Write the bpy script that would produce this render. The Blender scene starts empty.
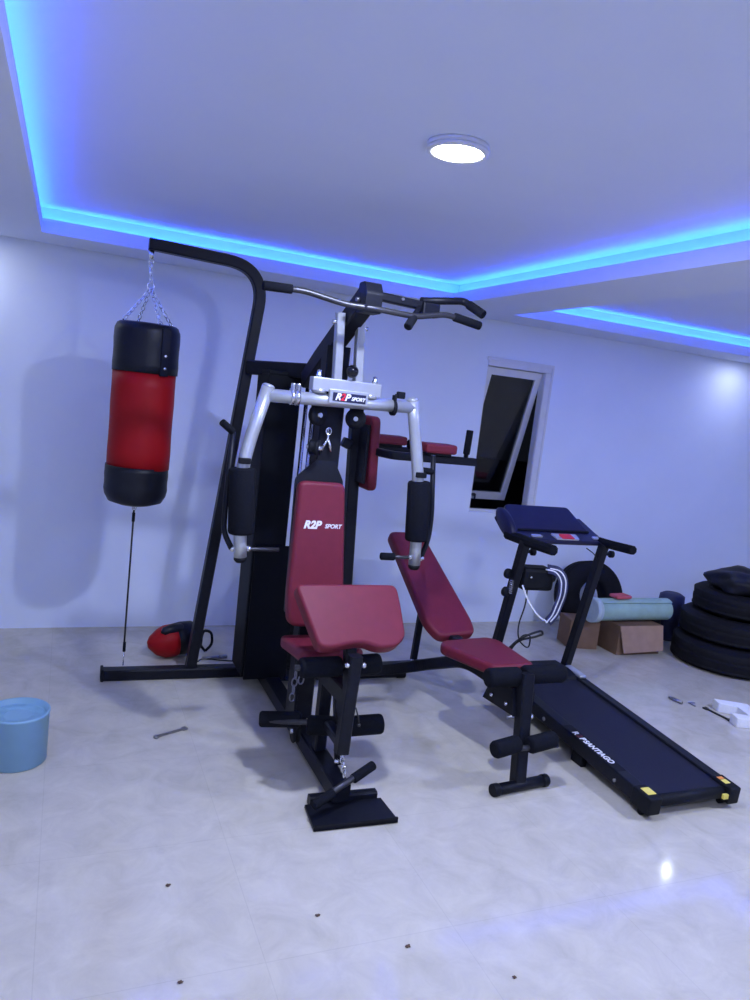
import bpy, bmesh, math, random
from mathutils import Vector, Matrix
random.seed(7)
S = bpy.context.scene
COL = S.collection
V = Vector

# ------------------------------------------------------------------ materials
def mat(name, color, rough=0.5, metal=0.0, noise=0.0, nscale=30.0, bump=0.0, bscale=200.0, emit=None, strength=0.0, coat=0.0, spec=None):
    m = bpy.data.materials.new(name); m.use_nodes = True
    nt = m.node_tree; b = nt.nodes['Principled BSDF']
    b.inputs['Base Color'].default_value = (*color, 1)
    b.inputs['Roughness'].default_value = rough
    b.inputs['Metallic'].default_value = metal
    if spec is not None: b.inputs['Specular IOR Level'].default_value = spec
    if coat: b.inputs['Coat Weight'].default_value = coat
    tc = nt.nodes.new('ShaderNodeTexCoord')
    if noise:
        n = nt.nodes.new('ShaderNodeTexNoise'); n.inputs['Scale'].default_value = nscale; n.inputs['Detail'].default_value = 4
        nt.links.new(tc.outputs['Object'], n.inputs['Vector'])
        r = nt.nodes.new('ShaderNodeValToRGB')
        r.color_ramp.elements[0].position = 0.3; r.color_ramp.elements[1].position = 0.7
        r.color_ramp.elements[0].color = (*[c*(1-noise) for c in color], 1)
        r.color_ramp.elements[1].color = (*[min(1, c*(1+noise)) for c in color], 1)
        nt.links.new(n.outputs['Fac'], r.inputs['Fac']); nt.links.new(r.outputs['Color'], b.inputs['Base Color'])
    if bump:
        n2 = nt.nodes.new('ShaderNodeTexNoise'); n2.inputs['Scale'].default_value = bscale; n2.inputs['Detail'].default_value = 3
        nt.links.new(tc.outputs['Object'], n2.inputs['Vector'])
        bp = nt.nodes.new('ShaderNodeBump'); bp.inputs['Strength'].default_value = bump; bp.inputs['Distance'].default_value = 0.002
        nt.links.new(n2.outputs['Fac'], bp.inputs['Height']); nt.links.new(bp.outputs['Normal'], b.inputs['Normal'])
    if emit is not None:
        b.inputs['Emission Color'].default_value = (*emit, 1); b.inputs['Emission Strength'].default_value = strength
    return m

M = dict(
    black=mat('black_powder_coat', (0.006, 0.007, 0.013), 0.45, 0, 0.15, 60, 0.1, 400, spec=0.22),
    blackm=mat('black_matt_plastic', (0.005, 0.006, 0.010), 0.6, 0, 0.1, 40, spec=0.2),
    shroud=mat('dark_shroud_sheet', (0.003, 0.004, 0.008), 0.5, 0, 0.1, 8, spec=0.12),
    foam=mat('black_foam', (0.006, 0.007, 0.012), 0.9, 0, 0.15, 90, 0.4, 350, spec=0.15),
    silver=mat('silver_paint', (0.50, 0.52, 0.55), 0.32, 0.55, 0.04, 30),
    chrome=mat('chrome', (0.75, 0.76, 0.80), 0.18, 1.0, 0.05, 40),
    maroon=mat('maroon_vinyl', (0.165, 0.016, 0.034), 0.5, 0, 0.06, 25, 0.25, 500, spec=0.3),
    red=mat('red_vinyl', (0.32, 0.004, 0.008), 0.5, 0, 0.06, 12, 0.2, 300, spec=0.2),
    bagblack=mat('black_vinyl', (0.005, 0.006, 0.012), 0.42, 0, 0.15, 20, 0.3, 120, spec=0.3),
    wall=mat('pale_lavender_wall_paint', (0.79, 0.85, 0.98), 0.7, 0, 0.015, 3, 0.05, 150),
    ceil=mat('pale_lavender_ceiling_paint', (0.73, 0.79, 0.98), 0.8, 0, 0.01, 3),
    winwhite=mat('white_window_aluminium', (0.72, 0.73, 0.76), 0.35, 0, 0.02, 20),
    belt=mat('treadmill_belt_rubber', (0.010, 0.011, 0.024), 0.6, 0, 0.2, 120, 0.3, 600, spec=0.25),
    navy=mat('navy_console_plastic', (0.010, 0.010, 0.045), 0.4, 0, 0.1, 20, spec=0.3),
    rubber=mat('tyre_rubber', (0.006, 0.006, 0.010), 0.75, 0, 0.2, 30, 0.3, 80, spec=0.2),
    bin=mat('black_bin_liner', (0.006, 0.006, 0.010), 0.5, 0, 0.2, 20, 1.0, 25, spec=0.25),
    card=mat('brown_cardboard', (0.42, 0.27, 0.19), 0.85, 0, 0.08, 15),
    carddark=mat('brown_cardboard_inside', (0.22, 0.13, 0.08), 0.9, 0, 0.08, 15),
    mint=mat('mint_mat_foam', (0.34, 0.50, 0.45), 0.75, 0, 0.12, 10),
    mintpale=mat('pale_mat_edge', (0.50, 0.60, 0.62), 0.75, 0, 0.08, 30),
    navyroll=mat('navy_sheet', (0.025, 0.03, 0.09), 0.6, 0, 0.2, 15),
    pink=mat('pink_red_cloth', (0.55, 0.10, 0.14), 0.85, 0, 0.1, 30),
    tub=mat('pale_blue_plastic', (0.22, 0.40, 0.55), 0.4, 0, 0.05, 8),
    tubin=mat('pale_blue_lid', (0.20, 0.38, 0.52), 0.5, 0, 0.12, 25),
    white=mat('white_print', (0.80, 0.80, 0.82), 0.5, 0, 0.02, 40),
    redprint=mat('red_print', (0.65, 0.02, 0.05), 0.5, 0, 0.02, 40),
    darkred=mat('dark_red_print', (0.10, 0.004, 0.010), 0.5, 0, 0.02, 40),
    styro=mat('white_polystyrene', (0.80, 0.80, 0.82), 0.85, 0, 0.03, 60, 0.4, 120),
    yellow=mat('yellow_sticker', (0.80, 0.66, 0.12), 0.5, 0, 0.05, 60),
    orange=mat('orange_sticker', (0.80, 0.28, 0.05), 0.5, 0, 0.05, 60),
    steel=mat('grey_steel', (0.30, 0.30, 0.33), 0.35, 0.9, 0.1, 60),
    darksteel=mat('dark_steel', (0.06, 0.06, 0.07), 0.4, 0.7, 0.1, 60),
    brown=mat('brown_debris', (0.10, 0.06, 0.04), 0.9, 0, 0.2, 60),
    cable=mat('black_cable_jacket', (0.010, 0.010, 0.014), 0.5, 0, 0.1, 60),
)
# glass of the window
g = bpy.data.materials.new('window_glass'); g.use_nodes = True
b = g.node_tree.nodes['Principled BSDF']; b.inputs['Base Color'].default_value = (0.25, 0.28, 0.34, 1)
b.inputs['Transmission Weight'].default_value = 1.0; b.inputs['Specular IOR Level'].default_value = 0.3; b.inputs['Roughness'].default_value = 0.02; b.inputs['IOR'].default_value = 1.5
M['glass'] = g

# polished pale marble tiles
fm = bpy.data.materials.new('polished_marble_tiles'); fm.use_nodes = True
nt = fm.node_tree; b = nt.nodes['Principled BSDF']
tc = nt.nodes.new('ShaderNodeTexCoord')
n1 = nt.nodes.new('ShaderNodeTexNoise'); n1.inputs['Scale'].default_value = 7; n1.inputs['Detail'].default_value = 9; n1.inputs['Roughness'].default_value = 0.65
n1.inputs['Distortion'].default_value = 0.6
nt.links.new(tc.outputs['Object'], n1.inputs['Vector'])
r1 = nt.nodes.new('ShaderNodeValToRGB')
r1.color_ramp.elements[0].position = 0.30; r1.color_ramp.elements[0].color = (0.475, 0.44, 0.365, 1)
r1.color_ramp.elements[1].position = 0.70; r1.color_ramp.elements[1].color = (0.60, 0.56, 0.475, 1)
nt.links.new(n1.outputs['Fac'], r1.inputs['Fac'])
br = nt.nodes.new('ShaderNodeTexBrick'); br.offset = 0.0
br.inputs['Scale'].default_value = 1.0; br.inputs['Brick Width'].default_value = 0.6; br.inputs['Row Height'].default_value = 0.6
br.inputs['Mortar Size'].default_value = 0.0015; br.inputs['Mortar'].default_value = (0.90, 0.90, 0.90, 1)
br.inputs['Color1'].default_value = (1, 1, 1, 1); br.inputs['Color2'].default_value = (0.98, 0.98, 0.98, 1)
nt.links.new(tc.outputs['Object'], br.inputs['Vector'])
mx = nt.nodes.new('ShaderNodeMix'); mx.data_type = 'RGBA'; mx.blend_type = 'MULTIPLY'; mx.inputs['Factor'].default_value = 1.0
nt.links.new(r1.outputs['Color'], mx.inputs[6]); nt.links.new(br.outputs['Color'], mx.inputs[7])
nt.links.new(mx.outputs[2], b.inputs['Base Color'])
b.inputs['Roughness'].default_value = 0.09; b.inputs['Specular IOR Level'].default_value = 0.26
M['floor'] = fm
M['lampglow'] = mat('lamp_diffuser_glow', (0.9, 0.9, 0.9), 0.5, emit=(0.90, 0.94, 1.0), strength=40)
M['led'] = mat('blue_led_glow', (0.1, 0.1, 0.1), 0.5, emit=(0.022, 0.120, 1.0), strength=24)

# ------------------------------------------------------------------ mesh building
class MB:
    def __init__(s): s.v = []; s.f = []; s.sm = []
    def add(s, vs, fs, smooth=False):
        o = len(s.v); s.v += [V(p) for p in vs]
        for f in fs: s.f.append([i+o for i in f]); s.sm.append(smooth)
        return s
    def box(s, c, d, rot=None, bev=0.0):
        bm = bmesh.new(); bmesh.ops.create_cube(bm, size=1)
        bmesh.ops.scale(bm, vec=d, verts=bm.verts)
        if bev: bmesh.ops.bevel(bm, geom=bm.edges[:], offset=bev, segments=2, profile=0.5, affect='EDGES')
        if rot is not None: bmesh.ops.rotate(bm, cent=(0, 0, 0), matrix=rot, verts=bm.verts)
        bmesh.ops.translate(bm, vec=c, verts=bm.verts)
        bm.verts.index_update()
        s.add([v.co.copy() for v in bm.verts], [[v.index for v in f.verts] for f in bm.faces]); bm.free(); return s
    def b2(s, a, c, bev=0.0):
        a = V(a); c = V(c); return s.box((a+c)/2, [abs(x) for x in (c-a)], None, bev)
    def sweep(s, path, prof, ref=(0, 1, 0), smooth=False, closed=False, scales=None):
        P = [V(p) for p in path]; ref = V(ref).normalized(); n = len(P); k = len(prof); vs = []
        for i, p in enumerate(P):
            if closed: t = (P[(i+1) % n]-P[i-1])
            elif i == 0: t = P[1]-P[0]
            elif i == n-1: t = P[-1]-P[-2]
            else: t = (P[i+1]-P[i]).normalized()+(P[i]-P[i-1]).normalized()
            t.normalize()
            u = ref - ref.dot(t)*t
            if u.length < 1e-4: u = t.orthogonal()
            u.normalize(); w = t.cross(u)
            q = 1.0
            if not closed and 0 < i < n-1:
                cs = (P[i+1]-P[i]).normalized().dot((P[i]-P[i-1]).normalized()); q = 1/max(0.5, math.sqrt((1+cs)/2))
            sc = scales[i] if scales else 1.0
            for (a, b_) in prof: vs.append(p+u*a*sc+w*b_*sc*(q if not smooth else 1))
        fs = []
        m = n if closed else n-1
        for i in range(m):
            for j in range(k):
                fs.append([i*k+j, ((i+1) % n)*k+j, ((i+1) % n)*k+(j+1) % k, i*k+(j+1) % k])
        s.add(vs, fs, smooth)
        if not closed:
            s.add(vs[:k], [list(range(k))]); s.add(vs[-k:], [list(range(k))[::-1]])
        return s
    def tube(s, path, r, n=16, ref=(0.02, 0.999, 0.03), closed=False, scales=None):
        prof = [(r*math.cos(2*math.pi*i/n), r*math.sin(2*math.pi*i/n)) for i in range(n)]
        return s.sweep(path, prof, ref, True, closed, scales)
    def sq(s, path, a, b_, ref=(0, 1, 0), ch=0.006):
        a /= 2; b_ /= 2
        prof = [(a-ch, -b_), (a, -b_+ch), (a, b_-ch), (a-ch, b_), (-a+ch, b_), (-a, b_-ch), (-a, -b_+ch), (-a+ch, -b_)]
        return s.sweep(path, prof, ref)
    def lathe(s, prof, c=(0, 0, 0), axis=(0, 0, 1), n=40, smooth=True):
        # prof: (radius, height) list
        q = V((0, 0, 1)).rotation_difference(V(axis).normalized()); vs = []
        for (r, h) in prof:
            for i in range(n):
                a = 2*math.pi*i/n; vs.append(V(c)+q @ V((r*math.cos(a), r*math.sin(a), h)))
        fs = [[i*n+j, i*n+(j+1) % n, (i+1)*n+(j+1) % n, (i+1)*n+j] for i in range(len(prof)-1) for j in range(n)]
        s.add(vs, fs, smooth)
        if prof[0] == prof[-1]: return s
        if prof[0][0] > 1e-5: s.add(vs[:n], [list(range(n))[::-1]])
        if prof[-1][0] > 1e-5: s.add(vs[-n:], [list(range(n))])
        return s
    def cyl(s, a, c, r, n=24, bev=0.0):
        a = V(a); c = V(c); L = (c-a).length
        pr = [(r, 0), (r, L)] if not bev else [(r-bev, 0), (r-bev*.3, bev*.3), (r, bev), (r, L-bev), (r-bev*.3, L-bev*.3), (r-bev, L)]
        return s.lathe(pr, a, c-a, n)
    def sphere(s, c, r, sc=(1, 1, 1), n=24, axis=(0, 0, 1)):
        o = len(s.v)
        s.lathe([(max(1e-6, r*math.sin(math.pi*i/12)), -r*math.cos(math.pi*i/12)) for i in range(13)], (0, 0, 0), axis, n)
        for i in range(o, len(s.v)): v = s.v[i]; s.v[i] = V((v.x*sc[0], v.y*sc[1], v.z*sc[2]))+V(c)
        return s
    def prism(s, pts2, frame, h0, h1, edge=0.0):
        # pts2 polygon in (u,v); frame = 4x4; extruded along w from h0 to h1; edge = rounded upper and lower rim
        k = len(pts2); rings = []
        P = [V(p) for p in pts2]
        area = sum(P[i].x*P[(i+1) % k].y-P[(i+1) % k].x*P[i].y for i in range(k))
        nrm = []
        for i in range(k):
            t = (P[(i+1) % k]-P[i-1]); nn = V((t.y, -t.x)).normalized()
            if area < 0: nn = -nn
            nrm.append(nn)
        st = [(0, 0)] if not edge else [(edge*(1-math.sin(a)), edge*(1-math.cos(a))) for a in [math.pi/2*j/5 for j in range(6)]]
        lv = [(ins, h0+dh) for ins, dh in st]; lv += [(ins, h1-dh) for ins, dh in st[::-1]]
        vs = []
        for ins, h in lv:
            for i in range(k):
                p = P[i]-nrm[i]*ins; vs.append(frame @ V((p.x, p.y, h)))
        fs = [[i*k+j, i*k+(j+1) % k, (i+1)*k+(j+1) % k, (i+1)*k+j] for i in range(len(lv)-1) for j in range(k)]
        s.add(vs, fs, bool(edge)); s.add(vs[:k], [list(range(k))[::-1]], False); s.add(vs[-k:], [list(range(k))], False)
        return s
    def build(s, name, material, parent=None, **props):
        off = V((0, 0, 0))
        if parent is not None:
            p = parent
            while p.parent: p = p.parent
            off = V(p.location)
        me = bpy.data.meshes.new(name)
        me.from_pydata([tuple(v-off) for v in s.v], [], s.f); me.update()
        for p_, sm in zip(me.polygons, s.sm): p_.use_smooth = sm
        bm = bmesh.new(); bm.from_mesh(me)
        bmesh.ops.remove_doubles(bm, verts=bm.verts, dist=1e-5)
        bmesh.ops.recalc_face_normals(bm, faces=bm.faces); bm.to_mesh(me); bm.free()
        me.materials.append(material if not isinstance(material, str) else M[material])
        o = bpy.data.objects.new(name, me); COL.objects.link(o)
        if parent is not None: o.parent = parent
        for k_, v_ in props.items(): o[k_] = v_
        return o

def fillet(pts, r, n=8):
    P = [V(p) for p in pts]; out = [P[0]]
    for i in range(1, len(P)-1):
        a = P[i-1]-P[i]; c = P[i+1]-P[i]
        d = min(r, a.length*0.48, c.length*0.48)
        p0 = P[i]+a.normalized()*d; p2 = P[i]+c.normalized()*d
        for j in range(n+1):
            t = j/n; out.append(p0*(1-t)**2+P[i]*2*t*(1-t)+p2*t*t)
    out.append(P[-1]); return out
def round_poly(pts, r, n=7):
    P = [V((p[0], p[1], 0)) for p in pts]; k = len(P); out = []
    for i in range(k):
        rr = r[i] if isinstance(r, (list, tuple)) else r
        a = P[i-1]-P[i]; c = P[(i+1) % k]-P[i]
        d = min(rr, a.length*.45, c.length*.45); p0 = P[i]+a.normalized()*d; p2 = P[i]+c.normalized()*d
        for j in range(n+1):
            t = j/n; q = p0*(1-t)**2+P[i]*2*t*(1-t)+p2*t*t; out.append((q.x, q.y))
    return out
def frame(o, u, v):
    u = V(u).normalized(); v = V(v); v = (v-v.dot(u)*u).normalized(); w = u.cross(v)
    return Matrix(((u.x, v.x, w.x, o[0]), (u.y, v.y, w.y, o[1]), (u.z, v.z, w.z, o[2]), (0, 0, 0, 1)))
def thing(name, label, cat, loc=(0, 0, 0), group=None):
    o = bpy.data.objects.new(name, None); o.empty_display_size = 0.1; COL.objects.link(o); o.location = loc
    o['label'] = label; o['category'] = cat
    if group: o['group'] = group
    return o
def tag(o, label, cat, group=None):
    o['label'] = label; o['category'] = cat
    if group: o['group'] = group
    return o
def struct(name, mb, m): return mb.build(name, m, None, kind='structure')
def foam(a, c, r, parent, name='foam_roller'):
    return MB().cyl(a, c, r, 28, 0.012).build(name, 'foam', parent)
def text(body, size, fr, m, parent, name='lettering', shear=0.0, ext=0.0006, bold=0.0, ay='CENTER', ax='LEFT', sx=1.0):
    cu = bpy.data.curves.new(name, 'FONT'); cu.body = body; cu.size = size; cu.shear = shear; cu.extrude = ext; cu.offset = bold
    cu.align_x = ax; cu.align_y = ay
    t = bpy.data.objects.new('tmp', cu); COL.objects.link(t)
    dg = bpy.context.evaluated_depsgraph_get()
    me = bpy.data.meshes.new_from_object(t.evaluated_get(dg)); me.name = name
    bpy.data.objects.remove(t); bpy.data.curves.remove(cu)
    p = parent
    while p.parent: p = p.parent
    me.transform(Matrix.Diagonal((sx, 1, 1, 1))); me.transform(fr); me.transform(Matrix.Translation(-V(p.location)))
    me.materials.clear(); me.materials.append(M[m])
    o = bpy.data.objects.new(name, me); COL.objects.link(o); o.parent = parent
    return o

# ------------------------------------------------------------------ room shell
YW = 4.72; XL, XR, YB = -2.6, 7.0, -3.4; ZS = 2.24; ZC = 2.375
WX0, WX1, WZ0, WZ1 = 2.775, 3.325, 0.850, 1.965
struct('floor', MB().b2((XL, YB, -0.1), (XR, YW+0.07, 0)), 'floor')
w = MB()
w.b2((XL, YW, 0), (WX0, YW+0.07, 2.6)); w.b2((WX1, YW, 0), (XR, YW+0.07, 2.6))
w.b2((WX0, YW, 0), (WX1, YW+0.07, WZ0)); w.b2((WX0, YW, WZ1), (WX1, YW+0.07, 2.6))
struct('wall_back', w, 'wall')
struct('wall_left', MB().b2((XL-0.1, YB, 0), (XL, YW+0.07, 2.6)), 'wall')
struct('wall_right', MB().b2((XR, YB, 0), (XR+0.1, YW+0.07, 2.6)), 'wall')
struct('wall_front', MB().b2((XL, YB-0.1, 0), (XR, YB, 2.6)), 'wall')
struct('ceiling', MB().b2((XL, YB, ZC+0.07), (XR, YW, ZC+0.12)).b2((XL, YB, ZC), (XR, YW, ZC+0.07)), 'ceil')
# two recessed trays: (x0, x1, y0, y1); soffit drops round them with a hidden cove channel
TR = [(-0.158, 2.230, -1.6, 4.335), (2.690, 5.6, -1.6, 4.335)]
CV = 0.07
def soffit_boards():
    s = MB(); t = 0.025
    xs = [XL, TR[0][0], TR[0][1], TR[1][0], TR[1][1], XR]
    s.b2((XL, YB, ZS), (TR[0][0], YW, ZS+t)); s.b2((TR[0][1], YB, ZS), (TR[1][0], YW, ZS+t)); s.b2((TR[1][1], YB, ZS), (XR, YW, ZS+t))
    for (x0, x1, y0, y1) in TR:
        s.b2((x0, y1, ZS), (x1, YW, ZS+t)); s.b2((x0, YB, ZS), (x1, y0, ZS+t))
    return s
struct('trim_1', soffit_boards(), 'ceil')
# risers behind the cove channels, up to the tray ceiling
for k, (x0, x1, y0, y1) in enumerate(TR):
    s = MB(); z0 = ZS+0.025; X0, X1, Y0, Y1 = x0-CV, x1+CV, y0-CV, y1+CV
    s.b2((X0-0.02, Y0-0.02, z0), (X0, Y1+0.02, ZC)); s.b2((X1, Y0-0.02, z0), (X1+0.02, Y1+0.02, ZC))
    s.b2((X0, Y1, z0), (X1, Y1+0.02, ZC)); s.b2((X0, Y0-0.02, z0), (X1, Y0, ZC))
    zl, tl_ = ZS+0.070, 0.016                       # low upstand that hides the strip
    s.b2((x0-tl_, y0-tl_, z0), (x0, y1+tl_, zl)); s.b2((x1, y0-tl_, z0), (x1+tl_, y1+tl_, zl))
    s.b2((x0, y1, z0), (x1, y1+tl_, zl)); s.b2((x0, y0-tl_, z0), (x1, y0, zl))
    struct('trim_%d' % (k+2), s, 'ceil')
    st = MB(); zz = z0+0.030; o = 0.050
    st.b2((x0-o-0.006, y0, z0), (x0-o+0.006, y1, zz)); st.b2((x1+o-0.006, y0, z0), (x1+o+0.006, y1, zz))
    st.b2((x0, y1+o-0.006, z0), (x1, y1+o+0.006, zz)); st.b2((x0, y0-o-0.006, z0), (x1, y0-o+0.006, zz))
    led = st.build('led_strip', 'led')
    tag(led, 'blue LED strip glowing in the cove of the %s ceiling tray' % ('large left' if k == 0 else 'smaller right'), 'LED strip')

# window: white aluminium frame set in the wall, sash hinged at the top and pushed outwards
wf = MB(); fw = 0.045; y0, y1 = YW-0.008, YW+0.06
wf.b2((WX0, y0, WZ1-fw), (WX1, y1, WZ1), 0.004); wf.b2((WX1-0.058, y0, WZ0+0.02), (WX1, y1, WZ1-fw), 0.004)
wf.b2((WX0, y0+0.03, WZ0+0.02), (WX0+0.02, y1, WZ1-fw), 0.003); wf.b2((WX0, y0+0.03, WZ0), (WX1, y1, WZ0+0.02), 0.003)
wf.b2((WX0-0.012, YW-0.014, WZ1-0.006), (WX1+0.012, YW, WZ1+0.018), 0.002)
wf.b2((WX1-0.004, YW-0.014, WZ0), (WX1+0.014, YW, WZ1), 0.002)
wf.b2((WX1-0.055, y0-0.006, WZ0+0.02), (WX1-0.045, y1, WZ1-fw), 0.002)
wo = struct('window_1', wf, 'winwhite')
hy, hz = YW+0.045, WZ1-fw; ang = math.radians(15.5)
sf = frame((WX0+0.02, hy, hz), (1, 0, 0), (0, math.sin(ang), -math.cos(ang)))   # v runs down the sash
sw_, sh = WX1-0.058-WX0-0.02, 1.045
sa = MB()
for (a, c) in (((0, 0), (sw_, 0.055)), ((0, sh-0.06), (sw_, sh)), ((0, 0.055), (0.045, sh-0.06)), ((sw_-0.05, 0.055), (sw_, sh-0.06))):
    sa.prism([(a[0], a[1]), (c[0], a[1]), (c[0], c[1]), (a[0], c[1])], sf, -0.02, 0.02)
so = sa.build('window_frame', 'winwhite', wo)
MB().prism([(0.045, 0.055), (sw_-0.05, 0.055), (sw_-0.05, sh-0.06), (0.045, sh-0.06)], sf, -0.003, 0.003).build('pane', 'glass', so)
h = MB(); hb = sf @ V((sw_*0.36, sh-0.03, 0.0))
h.box(hb+V((0, -0.025, 0)), (0.03, 0.02, 0.022), None, 0.004).box(hb+V((0.012, -0.038, -0.012)), (0.012, 0.012, 0.04), None, 0.003)
h.build('window_handle', 'darksteel', so)
# dark yard outside: a rough dark garden wall and ground
struct('trim_4', MB().b2((-1, YW+2.0, -0.3), (9, YW+2.1, 1.1)), mat('dark_yard_wall', (0.05, 0.05, 0.06), 0.9, 0, 0.3, 4))

# ------------------------------------------------------------------ lamps
def downlight(x, y, z, label, power, r=0.085, col=(0.80, 0.87, 1.0), drop=0.014):
    # surface-mounted round fitting: a shallow white drum with the diffuser on its underside
    if z < ZC: drop = 0.0
    t = thing('ceiling_downlight', label, 'ceiling light', (x, y, z), 'round ceiling downlights')
    if drop: MB().lathe([(r+0.014, 0.0), (r+0.016, -0.004), (r+0.016, -drop)], (x, y, z), (0, 0, 1), 48).build('housing', 'winwhite', t)
    z -= drop
    MB().lathe([(r, -0.012), (r+0.010, -0.012), (r+0.016, -0.008), (r+0.016, 0.0), (r, 0.0), (r, -0.012)], (x, y, z), (0, 0, 1), 48).build('trim_ring', 'winwhite', t)
    MB().lathe([(0.0001, -0.011), (r*0.6, -0.011), (r, -0.008), (r, -0.001)], (x, y, z), (0, 0, 1), 48).build('diffuser', 'lampglow', t)
    li = bpy.data.lights.new('downlight_lamp', 'AREA'); li.shape = 'DISK'; li.size = r*1.2; li.energy = power; li.color = col
    lo = bpy.data.objects.new('downlight_lamp', li); COL.objects.link(lo); lo.parent = t; lo.location = (0, 0, -0.016-drop)
    return t
LAMPC = (0.64, 0.72, 1.04)
downlight(1.045, 2.120, ZC, 'round white downlight glowing in the middle of the ceiling tray', 31, 0.079, LAMPC)
downlight(0.25, -0.5, ZC, 'unseen rear fill downlight, one of three, behind the camera on its left', 18, 0.088, LAMPC)  # unseen rear fill, split over three lamps so each shadow is fainter
downlight(1.55, -0.4, ZC, 'unseen rear fill downlight, one of three, behind the camera on its right', 18, 0.088, LAMPC)  # second share of the unseen rear fill
downlight(0.9, -1.3, ZC, 'unseen rear fill downlight, one of three, furthest from the gym', 18, 0.088, LAMPC)  # third share of the unseen rear fill
downlight(-0.62, 4.50, ZS, 'round downlight in the lowered ceiling edge at the far left', 1.0, 0.06, LAMPC)
downlight(5.10, 4.46, ZS, 'round downlight in the lowered ceiling edge at the far right', 1.3, 0.036, LAMPC)
downlight(3.8, 1.2, ZC, 'unseen fill downlight added in the right ceiling tray, outside the frame', 48, 0.088, LAMPC)  # added fill lamp, power set to brighten the right of the back wall
downlight(-1.4, 1.0, ZS, 'unseen fill downlight added in the lowered ceiling at the left, outside the frame', 9, 0.088, LAMPC)  # added fill lamp that lifts the floor and wall at the left

# ------------------------------------------------------------------ home gym
G = thing('home_gym', 'black multi-station home gym with maroon pads, silver butterfly arms and attached bench', 'exercise machine', (1.07, 3.3, 0))
def part(mb, name, m='black', parent=None, **p): return mb.build(name, m, parent or G, **p)
BY = 3.885
# boxing station
part(MB().sq([(0.250, BY, 0.029), (1.20, BY-0.02, 0.029)], 0.07, 0.056, (0, 1, 0)), 'side_base_rail')
ec = MB().box((0.245, BY, 0.032), (0.014, 0.078, 0.064), None, 0.004); part(ec, 'end_cap', 'blackm')
bp = part(MB().sq(fillet([(0.695, BY, 0.05), (0.908, BY, 2.188), (0.330, BY, 2.206)], 0.20, 12), 0.062, 0.054, (0, 1, 0)), 'bag_hanger_post')
part(MB().sq([(0.866, BY-0.03, 1.680), (1.10, 3.50, 1.69)], 0.072, 0.055, (0, 0, 1)), 'cross_brace')
for q in ((0.915, 3.855, 1.69),): part(MB().cyl(q, (q[0]-0.012, q[1]-0.018, q[2]), 0.011), 'bolt', 'chrome')
part(MB().cyl((0.345, BY, 2.182), (0.345, BY, 2.135), 0.012).tube([(0.345+0.013*math.cos(a), BY, 2.128+0.013*math.sin(a)) for a in [i*math.pi/6 for i in range(12)]], 0.003, 8, (0, 1, 0), True), 'eye_bolt', 'chrome')

# main rail on the floor and foot plate
rail = part(MB().sq([(1.07, 3.86, 0.062), (1.07, 2.50, 0.062)], 0.075, 0.075, (1, 0, 0)), 'main_rail')
part(MB().prism([(-.168, -.075), (.168, -.085), (.162, .075), (-.155, .085)], frame((1.088, 2.44, 0.004), (1, 0, 0), (0, 1, 0)), 0.0, 0.012)
     .prism([(-.168, -.075), (.168, -.085), (.166, -.078), (-.166, -.069)], frame((1.088, 2.44, 0.004), (1, 0, 0), (0, 1, 0)), 0.0, 0.022), 'foot_plate', 'black')
part(MB().sq([(0.955, 2.545, 0.021), (1.235, 2.535, 0.021)], 0.04, 0.04, (0, 0, 1)), 'front_foot')
for q in ((1.109, 2.60, 0.075), (1.109, 2.90, 0.075)): part(MB().cyl(q, (q[0]+0.008, q[1], q[2]), 0.010), 'bolt', 'chrome')
# weight stack shroud (open to the right; plates and guide rods inside)
sh_ = MB()
sh_.b2((0.905, 3.60, 0.10), (1.075, 3.615, 1.655), 0.004); sh_.b2((0.905, 3.615, 0.10), (0.917, 3.83, 1.655), 0.003); sh_.b2((0.917, 3.82, 0.10), (1.075, 3.83, 1.655), 0.003)
sh_.b2((0.905, 3.60, 1.655), (1.15, 3.83, 1.675), 0.003)
part(sh_, 'weight_stack_shroud', 'shroud')
sh2 = MB().b2((0.915, 3.585, 0.09), (1.14, 3.60, 0.80), 0.004); part(sh2, 'lower_guard_panel', 'shroud')
for i in range(12):
    part(MB().b2((0.95, 3.64, 0.12+i*0.05), (1.21, 3.79, 0.166+i*0.05), 0.004), 'weight_plate', 'blackm')
for x in (1.125, 1.165):
    part(MB().cyl((x, 3.66, 0.08), (x, 3.66, 1.66), 0.0105, 16), 'guide_rod', 'chrome')
part(MB().tube([(1.145, 3.40, 1.58), (1.142, 3.42, 0.9)], 0.0035, 8), 'cable', 'cable')
part(MB().tube([(1.108, 3.35, 1.56), (1.105, 3.38, 0.75)], 0.0035, 8), 'cable', 'cable')
# rear upright, front column, boom
part(MB().sq([(1.20, 3.70, 0.05), (1.20, 3.70, 1.60)], 0.05, 0.05, (1, 0, 0)), 'rear_upright')
part(MB().sq([(1.20, 3.70, 1.60), (1.07, 3.45, 1.66)], 0.05, 0.05, (0, 0, 1)), 'top_link')
part(MB().sq([(1.075, 3.13, 0.10), (1.075, 3.13, 1.80)], 0.105, 0.085, (1, 0, 0)), 'front_column')
boom = part(MB().sq([(1.075, 3.50, 1.645), (1.07, 3.30, 1.745), (1.07, 2.80, 1.985)], 0.07, 0.085, (1, 0, 0)), 'lat_boom')
cp = MB().prism(round_poly([(-0.055, -0.055), (0.035, -0.055), (0.045, 0.0), (0.03, 0.062), (-0.03, 0.062), (-0.06, 0.02)], 0.01), frame((1.07, 2.79, 1.975), (0, 1, 0), (0, 0, 1)), -0.034, 0.034)
part(cp, 'boom_end_cap')
for q in ((1.118, 2.78, 1.935), (1.028, 2.80, 1.97)): part(MB().cyl((q[0]-0.008, q[1], q[2]), (q[0]+0.006, q[1], q[2]), 0.008), 'bolt', 'steel')
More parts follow.
